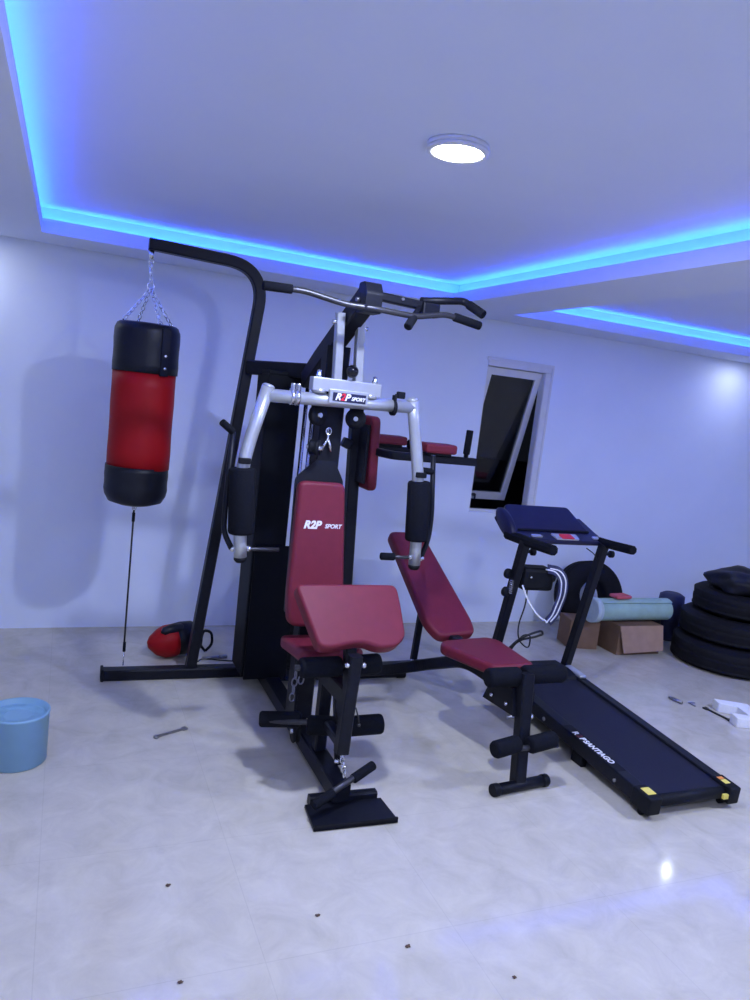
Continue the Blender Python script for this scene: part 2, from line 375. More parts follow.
# pulleys on column
def pulley(c, ax, r=0.045, w_=0.022):
    c = V(c); ax = V(ax).normalized()
    p = MB().lathe([(0.008, -w_/2), (r, -w_/2), (r*0.98, -w_/4), (r*0.86, 0), (r*0.98, w_/4), (r, w_/2), (0.008, w_/2)], c, ax, 32)
    o = part(p, 'pulley', 'blackm')
    MB().cyl(c-ax*(w_*0.9), c+ax*(w_*0.9), 0.010, 16).build('pulley_axle', 'chrome', o); return o
pulley((0.985, 3.02, 1.50), (0.5, -1, 0)); pulley((1.150, 3.00, 1.50), (-0.35, -1, 0)); pulley((0.99, 3.03, 1.36), (0.9, -0.6, 0), 0.034, 0.04)
part(MB().sphere((1.087, 2.935, 1.695), 0.027), 'rubber_stop', mat('glossy_black_rubber', (0.004, 0.004, 0.008), 0.12))
# spring hooks hanging on the column
hk = MB()
hk.tube([(1.055, 3.07, 1.445), (1.058, 3.068, 1.40), (1.045, 3.066, 1.375), (1.035, 3.065, 1.355)], 0.005, 8)
hk.tube([(1.058, 3.068, 1.40), (1.068, 3.066, 1.375), (1.076, 3.065, 1.345)], 0.006, 8)
hk.tube([(1.058+0.012*math.cos(a), 3.068, 1.432+0.016*math.sin(a)) for a in [i*math.pi/5 for i in range(10)]], 0.003, 8, (0, 1, 0), True)
part(hk, 'snap_hook', 'chrome')
for q in ((1.02, 3.08, 1.37), (1.03, 3.08, 1.49)): part(MB().cyl(q, (q[0], q[1]-0.01, q[2]), 0.008), 'bolt', 'chrome')

# butterfly station
YA = 2.97
br_ = MB()
br_.sq([(1.012, 2.945, 1.925), (1.055-0.02, YA, 1.655)], 0.034, 0.040, (1, 0, 0), 0.003)
br_.sq([(1.104, 2.945, 1.905), (1.128, YA, 1.655)], 0.034, 0.040, (1, 0, 0), 0.003)
part(br_, 'hanging_bracket', 'silver')
for q in ((0.990, 2.94, 1.885), (1.126, 2.94, 1.875)): part(MB().cyl((q[0]-0.010, q[1], q[2]), (q[0]+0.010, q[1], q[2]), 0.009), 'bolt', 'chrome')
part(MB().box((1.078, YA, 1.629), (0.305, 0.055, 0.056), None, 0.004), 'pivot_plate', 'silver')
lp = part(MB().box((1.082, YA-0.035, 1.586), (0.172, 0.018, 0.058), None, 0.003), 'badge_plate', 'silver')
lb = MB().box((1.084, YA-0.0455, 1.585), (0.146, 0.003, 0.036), None, 0.001).build('badge', mat('navy_badge', (0.01, 0.012, 0.05), 0.4), lp)
bf = lambda x, z: frame((x, YA-0.0480, z), (1, 0, 0), (0, 0, 1))
text('R', 0.040, bf(1.020, 1.5845), 'white', lp, shear=0.3, bold=0.0015)
text('2', 0.040, bf(1.042, 1.5845), 'redprint', lp, shear=0.3, bold=0.0015)
text('P', 0.040, bf(1.062, 1.5845), 'white', lp, shear=0.3, bold=0.0015)
text('SPORT', 0.020, bf(1.092, 1.582), 'white', lp, shear=0.25, bold=0.0008)
for x in (0.965, 1.19): part(MB().cyl((x, YA, 1.592), (x, YA, 1.612), 0.030, 24), 'pivot_bushing', 'silver')
for x in (0.955, 1.205): part(MB().lathe([(0.012, 0), (0.012, 0.012), (0.009, 0.016), (0.009, 0.03), (0.0001, 0.034)], (x, YA-0.005, 1.655)), 'bolt', 'chrome')
part(MB().tube([(0.735, YA, 1.560), (1.405, YA, 1.575)], 0.0265, 24, (0, 0, 1)), 'butterfly_crossbar', 'silver')
for x, n_ in ((0.850, 0), (0.872, 0), (1.305, 0)):
    part(MB().lathe([(0.028, -0.007), (0.034, -0.007), (0.034, 0.007), (0.028, 0.007)], (x, YA, 1.565), (1, 0, 0.02)).box((x, YA-0.005, 1.606), (0.012, 0.030, 0.028), None, 0.003), 'collar_clamp', 'chrome' if x < 1 else 'blackm')
part(MB().box((1.335, YA, 1.622), (0.034, 0.03, 0.030), None, 0.005).cyl((1.31, YA, 1.618), (1.335, YA, 1.620), 0.007), 'adjustment_knob', 'blackm')
def arm(pts, fo0, fo1, e1, handle, hb0, hb1, top, topend, side):
    a = part(MB().tube(fillet(pts, 0.10, 6), 0.0265, 24, (0, 1, 0)), 'butterfly_arm', 'silver')
    d = (V(pts[-1])-V(pts[-2])).normalized()
    MB().lathe([(0.0265, 0), (0.026, 0.012), (0.018, 0.022), (0.0001, 0.026)], pts[-1], d).build('end_plug', 'blackm', a)
    MB().lathe([(0.0265, 0), (0.026, 0.006), (0.018, 0.012), (0.0001, 0.014)], pts[0], (V(pts[0])-V(pts[1]))).build('end_plug', 'silver', a)
    f = foam(fo0, fo1, 0.053, G, 'arm_foam_pad')
    hnd = part(MB().tube(fillet(handle, 0.05, 6), 0.0115, 12), 'press_handle', 'black')
    MB().cyl(top, topend, 0.015, 16, 0.004).build('handle_grip', 'foam', hnd)
    gr = part(MB().cyl(hb0, hb1, 0.0085, 12), 'handle_rod', 'darksteel')
    for q in e1: MB().sphere(q, 0.016, (0.8, 0.8, 0.8), 14).build('acorn_nut', 'chrome', gr)
    cl = part(MB().box(V(fo0)+V((0.0 if side < 0 else -0.01, -0.028, 0.03)), (0.05, 0.016, 0.024), None, 0.004), 'clamp', 'blackm')
    return a
arm([(0.748, YA, 1.592), (0.690, YA-0.01, 1.372), (0.667, YA-0.02, 1.250), (0.680, YA-0.03, 1.00), (0.690, YA-0.03, 0.895)],
    (0.668, YA-0.022, 1.262), (0.684, YA-0.03, 0.990), ((0.655, YA-0.03, 0.928), (0.722, YA-0.03, 0.930)),
    [(0.622, YA, 1.40), (0.617, YA, 1.10), (0.619, YA, 0.99), (0.652, YA-0.03, 0.928)],
    (0.648, YA-0.03, 0.928), (0.850, YA-0.03, 0.929), (0.570, YA-0.02, 1.437), (0.622, YA, 1.400), -1)
arm([(1.394, YA, 1.604), (1.428, YA, 1.45), (1.462, YA-0.01, 1.270), (1.483, YA-0.02, 1.03), (1.490, YA-0.02, 0.875)],
    (1.470, YA-0.012, 1.255), (1.486, YA-0.02, 0.985), ((1.463, YA-0.025, 0.910), (1.520, YA-0.025, 0.906)),
    [(1.528, YA, 1.375), (1.558, YA, 1.10), (1.556, YA, 0.985), (1.515, YA-0.025, 0.906)],
    (1.345, YA-0.025, 0.911), (1.525, YA-0.025, 0.906), (1.445, YA-0.01, 1.305), (1.535, YA, 1.300), 1)
part(MB().cyl((1.318, YA-0.025, 0.911), (1.385, YA-0.025, 0.910), 0.017, 18, 0.004), 'handle_grip', 'foam')

# lat bar resting on boom, and chin-up bar
lat = part(MB().tube(fillet([(0.645, 2.76, 1.957), (0.800, 2.76, 1.962), (0.965, 2.76, 1.938), (1.070, 2.74, 1.938), (1.255, 2.74, 1.932), (1.395, 2.75, 1.962), (1.550, 2.75, 1.940)], 0.03, 4), 0.0115, 14), 'lat_pulldown_bar', 'darksteel')
for a, c in (((0.640, 2.76, 1.957), (0.752, 2.76, 1.9605)), ((1.430, 2.75, 1.958), (1.556, 2.75, 1.939))):
    MB().cyl(a, c, 0.0175, 20, 0.004).build('handle_grip', 'foam', lat)
ch = part(MB().sq([(1.10, 2.80, 1.995), (1.33, 2.80, 1.985)], 0.034, 0.034, (0, 1, 0)).box((1.335, 2.79, 1.972), (0.075, 0.05, 0.055), None, 0.006), 'chin_up_bracket')
cb = part(MB().tube(fillet([(1.30, 2.80, 2.005), (1.495, 2.81, 2.035), (1.540, 2.73, 1.990)], 0.02, 5), 0.015, 14), 'chin_up_bar')
MB().cyl((1.508, 2.785, 2.021), (1.545, 2.715, 1.980), 0.0185, 18, 0.004).build('handle_grip', 'foam', cb)
cb2 = part(MB().tube([(1.30, 2.80, 1.985), (1.262, 2.76, 1.945), (1.222, 2.72, 1.890)], 0.012, 14), 'chin_up_bar')
MB().cyl((1.250, 2.745, 1.93), (1.215, 2.715, 1.885), 0.0175, 18, 0.004).build('handle_grip', 'foam', cb2)
part(MB().cyl((1.21, 2.784, 1.997), (1.21, 2.776, 1.997), 0.006), 'bolt', 'steel')

# backrest pad
bt, bb = V((1.018, 3.045, 1.212)), V((1.040, 2.960, 0.590))
up = (bt-bb); L_ = up.length
fb = frame(bb, (1, 0, 0), up)          # w = u x v points towards the camera (-Y)
out = round_poly([(-0.118, 0.0), (0.118, 0.0), (0.128, 0.13), (0.104, L_), (-0.104, L_), (-0.128, 0.13)], [0.05, 0.05, 0.1, 0.035, 0.035, 0.1])
bk = part(MB().prism(out, fb, -0.03, 0.03, 0.018), 'backrest_pad', 'maroon')
part(MB().prism(round_poly([(-0.12, 0.05), (0.12, 0.05), (0.112, L_+0.01), (0.065, L_+0.10), (-0.015, L_+0.10), (-0.105, L_+0.01)], 0.015), fb, -0.05, -0.03), 'backrest_mount')
lf = lambda u, v_: fb @ Matrix.Translation((u, v_, 0.0305))
text('R2P', 0.046, lf(-0.078, L_*0.700), 'white', bk, shear=0.3, bold=0.0022)
text('SPORT', 0.025, lf(0.018, L_*0.695), 'white', bk, shear=0.25, bold=0.0008)
# seat
fs_ = frame((1.07, 2.90, 0.485), (1, 0, 0.0), (0, 1, -0.10))
part(MB().prism(round_poly([(-0.135, -0.17), (0.135, -0.17), (0.155, 0.13), (-0.155, 0.13)], 0.04), fs_, 0, 0.055, 0.018), 'seat_pad', 'maroon')
part(MB().box((1.07, 2.90, 0.465), (0.20, 0.26, 0.03), None, 0.004), 'seat_mount')
part(MB().sq([(1.07, 3.10, 0.42), (1.07, 2.545, 0.44)], 0.055, 0.075, (1, 0, 0)), 'seat_beam')
part(MB().sq([(1.07, 2.80, 0.40), (1.07, 2.80, 0.10)], 0.050, 0.055, (1, 0, 0)), 'seat_post')
part(MB().sq([(1.07, 2.66, 0.40), (1.11, 2.66, 0.10)], 0.03, 0.03, (1, 0, 0)), 'seat_strut')
part(MB().prism([(0.0, 0.0), (0.13, 0.0), (0.0, -0.13)], frame((1.085, 2.56, 0.40), (0, 1, 0), (0, 0, 1)), -0.02, 0.02), 'gusset')
for i, q in enumerate(((0.995, 3.02, 0.32), (0.985, 3.0, 0.26), (1.0, 2.95, 0.36))):
    part(MB().tube([(q[0]+0.012*math.cos(a), q[1]-0.03, q[2]+0.02*math.sin(a)) for a in [k*math.pi/5 for k in range(10)]], 0.0035, 8, (0, 1, 0), True)
         .tube([(q[0]+0.002, q[1]-0.03+0.012*math.cos(a), q[2]+0.035+0.02*math.sin(a)) for a in [k*math.pi/5 for k in range(10)]], 0.0035, 8, (1, 0, 0), True), 'chain', 'steel')
part(MB().box((1.0, 2.99, 0.20), (0.012, 0.07, 0.20), None, 0.003), 'pulley_bracket')
pulley((1.0, 2.93, 0.12), (1, 0, 0), 0.05)

# leg lever with knee foams
lev = part(MB().sq([(1.065, 2.505, 0.625), (1.058, 2.505, 0.44), (1.050, 2.50, 0.235)], 0.050, 0.050, (1, 0, 0)), 'leg_lever')
for q in ((1.030, 2.49, 0.592), (1.098, 2.49, 0.590)): part(MB().sphere(q, 0.011, (1, 1, 1), 12), 'bolt', 'chrome')
part(MB().cyl((0.86, 2.60, 0.545), (1.20, 2.60, 0.545), 0.012, 12), 'knee_roller_axle', 'darksteel')
foam((0.88, 2.60, 0.545), (1.05, 2.60, 0.545), 0.040, G); foam((1.08, 2.60, 0.547), (1.215, 2.60, 0.552), 0.040, G)
part(MB().cyl((0.84, 2.80, 0.238), (1.28, 2.67, 0.252), 0.012, 12), 'ankle_roller_axle', 'darksteel')
foam((0.805, 2.83, 0.235), (0.975, 2.79, 0.240), 0.033, G); foam((1.11, 2.68, 0.250), (1.292, 2.67, 0.256), 0.042, G)
foam((0.985, 2.74, 0.240), (1.10, 2.69, 0.248), 0.040, G)
part(MB().sq([(1.05, 2.52, 0.27), (1.06, 2.68, 0.26)], 0.045, 0.04, (1, 0, 0)), 'lever_link')
ck = MB()
for i in range(5):
    c = V((1.052+0.003*i, 2.495-0.004*i, 0.225-0.018*i)); ax = (0, 1, 0) if i % 2 else (1, 0, 0)
    if i % 2: pts = [c+V((0.009*math.cos(a), 0, 0.014*math.sin(a))) for a in [k*math.pi/5 for k in range(10)]]
    else: pts = [c+V((0, 0.009*math.cos(a), 0.014*math.sin(a))) for a in [k*math.pi/5 for k in range(10)]]
    ck.tube(pts, 0.003, 8, ax, True)
part(ck, 'chain', 'chrome'); part(MB().sphere((1.035, 2.50, 0.20), 0.010), 'bolt', 'chrome')
part(MB().tube([(1.085, 2.49, 0.42), (1.10, 2.49, 0.38), (1.105, 2.49, 0.355)], 0.003, 8).sphere((1.106, 2.49, 0.348), 0.007), 'lock_pin', 'darksteel')

# preacher pad (arm curl pad) in front of the seat, sloping down towards the camera
pt_, pb_ = V((1.052, 2.700, 0.838)), V((1.078, 2.520, 0.642))
fp = frame((pt_+pb_)/2, (1, 0, 0), pt_-pb_); hl = (pt_-pb_).length/2
o2 = [(-0.212, hl), (0.220, hl), (0.222, hl*0.35), (0.215, -hl*0.72), (0.165, -hl*1.02), (0.095, -hl*1.06), (0.035, -hl*0.86), (-0.03, -hl*0.90), (-0.085, -hl*1.0), (-0.150, -hl*0.99)]
o2 = round_poly(o2, [0.035, 0.035, 0.05, 0.06, 0.05, 0.03, 0.04, 0.04, 0.04, 0.05], 5)
part(MB().prism(o2, fp, -0.035, 0.03, 0.014), 'arm_curl_pad', 'maroon')
part(MB().box(fp @ V((0.0, 0, -0.045)), (0.20, 0.02, 0.16), fp.to_3x3() @ Matrix.Rotation(math.radians(90), 3, 'X'), 0.004), 'curl_pad_mount')
part(MB().sq([(1.080, 2.62, 0.68), (1.08, 2.56, 0.45)], 0.045, 0.045, (1, 0, 0)), 'curl_pad_post')

# vertical knee raise tower, to the right
part(MB().sq([(1.460, 3.62, 0.02), (1.385, 3.62, 1.60)], 0.060, 0.060, (0, 1, 0)), 'tower_post')
part(MB().sq([(1.385, 3.60, 1.56), (1.075, 3.40, 1.70)], 0.05, 0.05, (0, 0, 1)), 'tower_brace')
part(MB().box((1.345, 3.60, 1.35), (0.05, 0.05, 0.05), Matrix.Rotation(0.4, 3, 'Y'), 0.008), 'tower_bracket')
tb = frame((1.44, 3.56, 1.315), (0, 1, 0), (-0.05, 0, 1))     # w = +X
part(MB().prism(round_poly([(-0.10, -0.19), (0.10, -0.19), (0.10, 0.19), (-0.10, 0.19)], 0.04), tb, -0.012, 0.036, 0.016), 'back_pad', 'maroon')
part(MB().box((1.415, 3.56, 1.31), (0.018, 0.16, 0.30), None, 0.004), 'back_pad_mount')
for y_, pad, xe in ((3.34, (1.65, 1.825), 1.93), (3.78, (1.57, 1.750), 1.86)):
    z_ = 1.329 if y_ < 3.5 else 1.325
    part(MB().sq(fillet([(1.45, 3.58, z_), (1.50, y_, z_), (xe+0.03, y_, z_)], 0.03), 0.040, 0.040, (0, 0, 1)), 'dip_arm')
    part(MB().box(((pad[0]+pad[1])/2, y_, z_+0.055), (pad[1]-pad[0], 0.11, 0.048), None, 0.012), 'arm_pad', 'maroon')
    part(MB().box(((pad[0]+pad[1])/2, y_, z_+0.026), (pad[1]-pad[0]-0.04, 0.06, 0.012)), 'arm_pad_mount')
hg = part(MB().tube([(1.905, 3.34, 1.34), (1.910, 3.34, 1.480)], 0.012, 12), 'dip_handle'); MB().cyl((1.906, 3.34, 1.365), (1.9105, 3.34, 1.490), 0.018, 18, 0.004).build('handle_grip', 'foam', hg)
hg = part(MB().tube([(1.80, 3.78, 1.325), (1.80, 3.78, 1.37)], 0.012, 12), 'dip_handle'); MB().cyl((1.78, 3.78, 1.362), (1.85, 3.78, 1.364), 0.028, 18, 0.004).build('handle_grip', 'foam', hg)
part(MB().sq([(1.15, 3.64, 0.10), (1.50, 3.64, 0.10)], 0.06, 0.06, (0, 0, 1)), 'linking_rail')
part(MB().sq([(1.15, 3.76, 0.020), (1.90, 3.735, 0.020)], 0.03, 0.028, (0, 0, 1)), 'tower_foot')
part(MB().cyl((1.86, 3.737, 0.022), (1.915, 3.735, 0.022), 0.022, 16, 0.004), 'end_cap', 'blackm')

# attached sit-up bench
part(MB().sq(fillet([(1.48, 3.64, 0.10), (1.80, 3.645, 0.10), (1.90, 3.50, 0.17), (1.90, 3.05, 0.37), (1.895, 2.52, 0.40)], 0.12, 8), 0.062, 0.062, (0, 0, 1)), 'bench_beam')
sb = frame((1.897, 2.88, 0.440), (1, 0.06, 0), (0, 1, -0.06))
part(MB().prism(round_poly([(-0.125, -0.235), (0.095, -0.235), (0.165, 0.13), (0.125, 0.195), (-0.150, 0.175), (-0.190, 0.115)], [0.03, 0.03, 0.06, 0.03, 0.03, 0.05]), sb, -0.005, 0.050, 0.018), 'bench_seat', 'maroon')
p0, p1 = V((1.905, 3.205, 0.424)), V((1.875, 3.885, 0.828))
fq = frame(p0, (1, 0.03, 0), p1-p0); LL = (p1-p0).length
part(MB().prism(round_poly([(-0.095, 0.0), (0.125, 0.02), (0.140, 0.10), (0.100, LL), (-0.125, LL), (-0.140, 0.10)], [0.04, 0.04, 0.05, 0.05, 0.05, 0.05]), fq, -0.035, 0.025, 0.018), 'bench_backrest', 'maroon')
part(MB().sq([p0+V((0, -0.04, -0.05)), p0+(p1-p0)*0.8+V((0, 0.02, -0.06))], 0.04, 0.04, (1, 0, 0)), 'backrest_beam')
part(MB().box((1.90, 3.19, 0.405), (0.06, 0.05, 0.08), None, 0.005), 'bench_hinge')
part(MB().sq([(1.885, 3.56, 0.57), (1.880, 3.585, 0.17)], 0.035, 0.035, (1, 0, 0)), 'bench_strut')
part(MB().sphere((1.862, 3.56, 0.17), 0.012), 'bolt', 'chrome')
part(MB().sq([(1.895, 2.555, 0.50), (1.882, 2.487, 0.03)], 0.056, 0.056, (1, 0, 0)), 'bench_front_post')
ft = part(MB().cyl((1.755, 2.462, 0.025), (2.025, 2.492, 0.025), 0.024, 24), 'bench_front_foot')
for a, c in (((1.738, 2.460, 0.025), (1.772, 2.464, 0.025)), ((2.008, 2.490, 0.025), (2.040, 2.494, 0.025))): MB().cyl(a, c, 0.0275, 20, 0.005).build('end_cap', 'blackm', ft)
for (x0, x1, y_, z_, r) in ((1.718, 1.880, 2.585, 0.474, 0.042), (1.912, 2.125, 2.600, 0.474, 0.042)):
    foam((x0, y_, z_), (x1, y_, z_), r, G)
part(MB().cyl((1.75, 2.59, 0.474), (2.11, 2.595, 0.474), 0.012, 12), 'roller_axle', 'darksteel')
for (x0, x1, y_, z_, r) in ((1.718, 1.850, 2.47, 0.213, 0.037), (1.890, 2.035, 2.47, 0.220, 0.037)):
    foam((x0, y_-0.01, z_-0.005), (x1, y_+0.01, z_+0.005), r, G)
part(MB().cyl((1.74, 2.46, 0.205), (2.04, 2.46, 0.205), 0.012, 12), 'roller_axle', 'darksteel')
part(MB().prism([(-0.02, 0.02), (0.24, 0.0), (0.18, 0.12), (0.02, 0.13)], frame((1.895, 2.56, 0.29), (0, 1, 0), (0, 0, 1)), -0.045, 0.045), 'bench_bracket')
for q in ((1.845, 2.60, 0.345), (1.845, 2.72, 0.335)): part(MB().sphere(q, 0.010), 'bolt', 'chrome')
part(MB().cyl((1.83, 2.56, 0.30), (1.96, 2.56, 0.30), 0.007, 12), 'pin', 'steel')
part(MB().sphere((1.925, 2.52, 0.315), 0.012), 'bolt', 'chrome')

# ------------------------------------------------------------------ punching bag
bx, by_ = 0.347, BY
B = thing('punching_bag', 'red and black cylindrical punching bag hanging on chains from the black post', 'punching bag', (bx, by_, 0.07))
def bagprof(z0, z1, r, cap0=False, cap1=False):
    p = []
    if cap0: p += [(0.0001, z0-0.012), (r*0.5, z0-0.006), (r*0.85, z0+0.012), (r*0.97, z0+0.045)]
    else: p += [(r, z0)]
    n_ = 6
    for i in range(1, n_): p.append((r*(1.0+0.008*math.sin(i*1.9)), z0+(z1-z0)*i/n_ if not cap0 else z0+0.05+(z1-z0-0.05)*i/n_))
    if cap1: p += [(r*0.99, z1-0.03), (r*0.93, z1-0.008), (r*0.86, z1), (r*0.80, z1-0.012), (0.0001, z1-0.016)]
    else: p += [(r, z1)]
    return p
R_ = 0.153
part(MB().lathe(bagprof(1.118, 1.600, R_-0.002), (bx+0.004, by_, 0), (0, 0, 1), 56), 'red_middle_band', 'red', B, label='red middle band')
part(MB().lathe(bagprof(1.590, 1.828, R_+0.003, cap1=True), (bx+0.006, by_, 0), (0, 0, 1), 56), 'top_section', 'bagblack', B)
part(MB().lathe(bagprof(0.935, 1.128, R_, cap0=True), (bx, by_, 0), (0, 0, 1), 56), 'bottom_section', 'bagblack', B)
def chain(a, c, parent, lk=0.030, r=0.0026):
    a = V(a); c = V(c); n_ = max(2, int((c-a).length/(lk*0.78))); mb = MB(); d = (c-a).normalized(); s1 = d.orthogonal().normalized(); s2 = d.cross(s1)
    for i in range(n_):
        p = a+(c-a)*((i+0.5)/n_); sd = s1 if i % 2 else s2; nn = s2 if i % 2 else s1
        mb.tube([p+d*(lk/2*math.cos(t))+sd*(lk*0.28*math.sin(t)) for t in [k*math.pi/6 for k in range(12)]], r, 6, nn, True)
    return mb.build('chain', 'chrome', parent)
ring = (bx+0.005, by_, 2.015)
chain((bx-0.004, by_, 2.118), (ring[0], ring[1], 2.025), B)
part(MB().tube([(ring[0]+0.016*math.cos(t), by_, 2.010+0.016*math.sin(t)) for t in [k*math.pi/8 for k in range(16)]], 0.003, 8, (0, 1, 0), True), 'ring', 'chrome', B)
for ang_ in (200, 290, 20, 110):
    a_ = math.radians(ang_); e = (bx+0.006+0.125*math.cos(a_), by_+0.125*math.sin(a_), 1.832)
    chain((ring[0], ring[1], 1.998), e, B)
    part(MB().tube([(e[0]+0.013*math.cos(t)*math.sin(a_), e[1]-0.013*math.cos(t)*math.cos(a_), 1.826+0.015*math.sin(t)) for t in [k*math.pi/6 for k in range(12)]], 0.0028, 6, (math.cos(a_), math.sin(a_), 0), True), 'd_ring', 'chrome', B)
a_ = math.radians(-62)
strap = MB(); rr = R_+0.005
strap.prism(round_poly([(-0.022, 1.583), (0.022, 1.583), (0.022, 1.81), (-0.022, 1.81)], 0.004), frame((bx+0.006+rr*math.cos(a_), by_+rr*math.sin(a_), 0), (-math.sin(a_), math.cos(a_), 0), (0, 0, 1)), -0.008, 0.003)
st_ = part(strap, 'strap', 'bagblack', B)
for z_ in (1.680, 1.620): MB().sphere((bx+0.006+(rr+0.004)*math.cos(a_), by_+(rr+0.004)*math.sin(a_), z_), 0.008, (1, 1, 1), 12).build('rivet', 'chrome', st_)
part(MB().tube([(bx, by_, 0.94), (bx, by_, 0.905)], 0.006, 8).tube([(bx+0.01*math.cos(t), by_, 0.912+0.014*math.sin(t)) for t in [k*math.pi/6 for k in range(12)]], 0.0025, 6, (0, 1, 0), True), 'lower_ring', 'chrome', B)
part(MB().tube([(bx, by_, 0.90), (bx-0.002, by_-0.002, 0.15)], 0.0048, 10), 'tether_cord', 'cable', B)
part(MB().cyl((bx, by_, 0.885), (bx, by_, 0.84), 0.008, 10).cyl((bx, by_, 0.20), (bx, by_, 0.15), 0.008, 10), 'cord_sleeve', 'blackm', B)
part(MB().tube([(bx, by_, 0.15), (bx, by_, 0.073)], 0.0028, 8), 'lower_hook', 'chrome', B)

# ------------------------------------------------------------------ treadmill
TX0, TX1, TY0, TY1 = 2.297, 2.805, 2.155, 3.42
T = thing('treadmill', 'black folding treadmill with navy console standing behind the bench', 'treadmill', (2.55, 2.8, 0))
def tp(mb, name, m='black', par=None, **k): return mb.build(name, m, par or T, **k)
dz = lambda y: 0.082+(y-TY0)*0.062
def slab(x0, x1, y0, y1, h0, h1, bev=0.0):
    mb = MB(); fr = frame((0, 0, dz(0)), (1, 0, 0), (0, 1, 0.062))
    k = math.sqrt(1+0.062**2)
    return mb.prism(round_poly([(x0, y0*k), (x1, y0*k), (x1, y1*k), (x0, y1*k)], bev or 0.001, 3), fr, h0, h1, min(bev, (h1-h0)*.45) if bev else 0)
for x0, x1 in ((TX0, TX0+0.062), (TX1-0.055, TX1)):
    tp(slab(x0, x1, TY0+0.08, TY1-0.04, -0.050, 0.016, 0.006), 'side_rail')
    e = tp(slab(x0-0.004, x1+0.004, TY0-0.01, TY0+0.10, -0.058, 0.020, 0.008), 'rear_end_cap', 'blackm')
tp(slab(TX0+0.055, TX1-0.05, TY0+0.03, TY1-0.06, -0.012, 0.004), 'running_belt', 'belt')
tp(slab(TX0+0.06, TX1-0.055, TY0+0.08, TY1-0.06, -0.03, -0.013), 'running_deck')
tp(MB().cyl((TX0+0.06, TY0+0.035, dz(TY0)-0.018), (TX1-0.055, TY0+0.035, dz(TY0)-0.018), 0.026, 24), 'rear_roller', 'blackm')
tp(slab(TX0+0.05, TX1-0.05, TY0+0.03, TY0+0.06, -0.05, -0.03), 'rear_crossbar')
for x in (TX0+0.03, TX1-0.03): tp(MB().cyl((x-0.02, TY0+0.05, 0.014), (x+0.02, TY0+0.05, 0.014), 0.014, 16), 'rear_foot', 'rubber')
for x in (TX0+0.03, TX1-0.03): tp(MB().b2((x-0.015, 2.60, 0.0), (x+0.015, 2.68, dz(2.6)-0.045), 0.003), 'support_foot', 'blackm')
for x in (TX0+0.02, TX1-0.02): tp(MB().cyl((x-0.018, 3.36, 0.035), (x+0.018, 3.36, 0.035), 0.035, 24, 0.006).b2((x-0.012, 3.33, 0.03), (x+0.012, 3.39, 0.14)), 'front_wheel', 'blackm')
def sticker(x0, x1, y0, y1, m, nm='sticker'): return tp(slab(x0, x1, y0, y1, 0.0202, 0.0212), nm, m)
sticker(TX0+0.014, TX0+0.058, TY0+0.022, TY0+0.072, 'yellow'); sticker(TX1-0.050, TX1-0.02, TY0+0.030, TY0+0.060, 'yellow')
sticker(TX1-0.050, TX1-0.02, TY0+0.064, TY0+0.082, 'orange')
tp(MB().b2((TX1-0.085, TY0-0.004, 0.050), (TX1-0.055, TY0+0.01, 0.072), 0.002), 'sticker', 'yellow')
# motor hood
hd = MB().prism(round_poly([(3.22, 0.13), (3.25, 0.175), (3.32, 0.190), (3.46, 0.190), (3.50, 0.15), (3.49, 0.08), (3.24, 0.08)], 0.02, 4), frame((TX0+0.02, 0, 0), (0, 1, 0), (0, 0, 1)), 0.0, TX1-TX0-0.075)
tp(hd, 'motor_hood', 'blackm')
lt = tp(slab(TX1-0.050, TX1-0.006, 3.22, 3.37, 0.016, 0.036, 0.008), 'rail_cap', 'silver', label='silver cap on the side rail')
tp(MB().cyl((TX0-0.004, 2.90, 0.105), (TX0+0.002, 2.90, 0.105), 0.010, 12), 'bolt', 'steel'); tp(MB().cyl((TX0-0.006, 2.36, 0.07), (TX0+0.002, 2.36, 0.07), 0.008, 12), 'bolt', 'steel')
# lettering on top of the left rail, reading towards the camera
lrf = lambda y, x: Matrix.Translation((0, 0, 0)) @ frame((x, y, dz(y)+0.0172), (0.03, -1, -0.062), (1, 0.03, 0))
tl = tp(slab(TX0+0.006, TX0+0.056, 2.36, 2.76, 0.0158, 0.0166), 'rail_label', 'blackm')
text('R', 0.043, lrf(2.695, TX0+0.024), 'white', tl, bold=0.0015, sx=1.0)
text('2', 0.043, lrf(2.665, TX0+0.024), 'darkred', tl, bold=0.0015, sx=1.0)
text('P', 0.043, lrf(2.638, TX0+0.024), 'white', tl, bold=0.0015, sx=1.0)
text('SANTIAGO', 0.043, lrf(2.611, TX0+0.024), 'white', tl, bold=0.0015, sx=0.90)
# uprights
pl0, pl1 = (2.258, 3.40, 0.11), (2.265, 3.230, 0.945)
pr0, pr1 = (2.775, 3.40, 0.11), (2.785, 3.230, 0.945)
for a, c in ((pl0, pl1), (pr0, pr1)):
    u_ = tp(MB().sq([a, c], 0.048, 0.048, (1, 0, 0)), 'upright')
    MB().cyl((a[0]-0.03, a[1]+0.0, a[2]+0.02), (a[0]+0.035, a[1], a[2]+0.02), 0.022, 18, 0.004).build('pivot_bolt', 'silver', u_)
    q = V(c)+V((0.0, 0.005, -0.055)); MB().cyl(q, q+V((0.045, -0.01, 0)), 0.010, 12).cyl(q+V((0.040, -0.01, 0)), q+V((0.065, -0.014, 0)), 0.020, 16, 0.004).build('knob', 'blackm', u_)
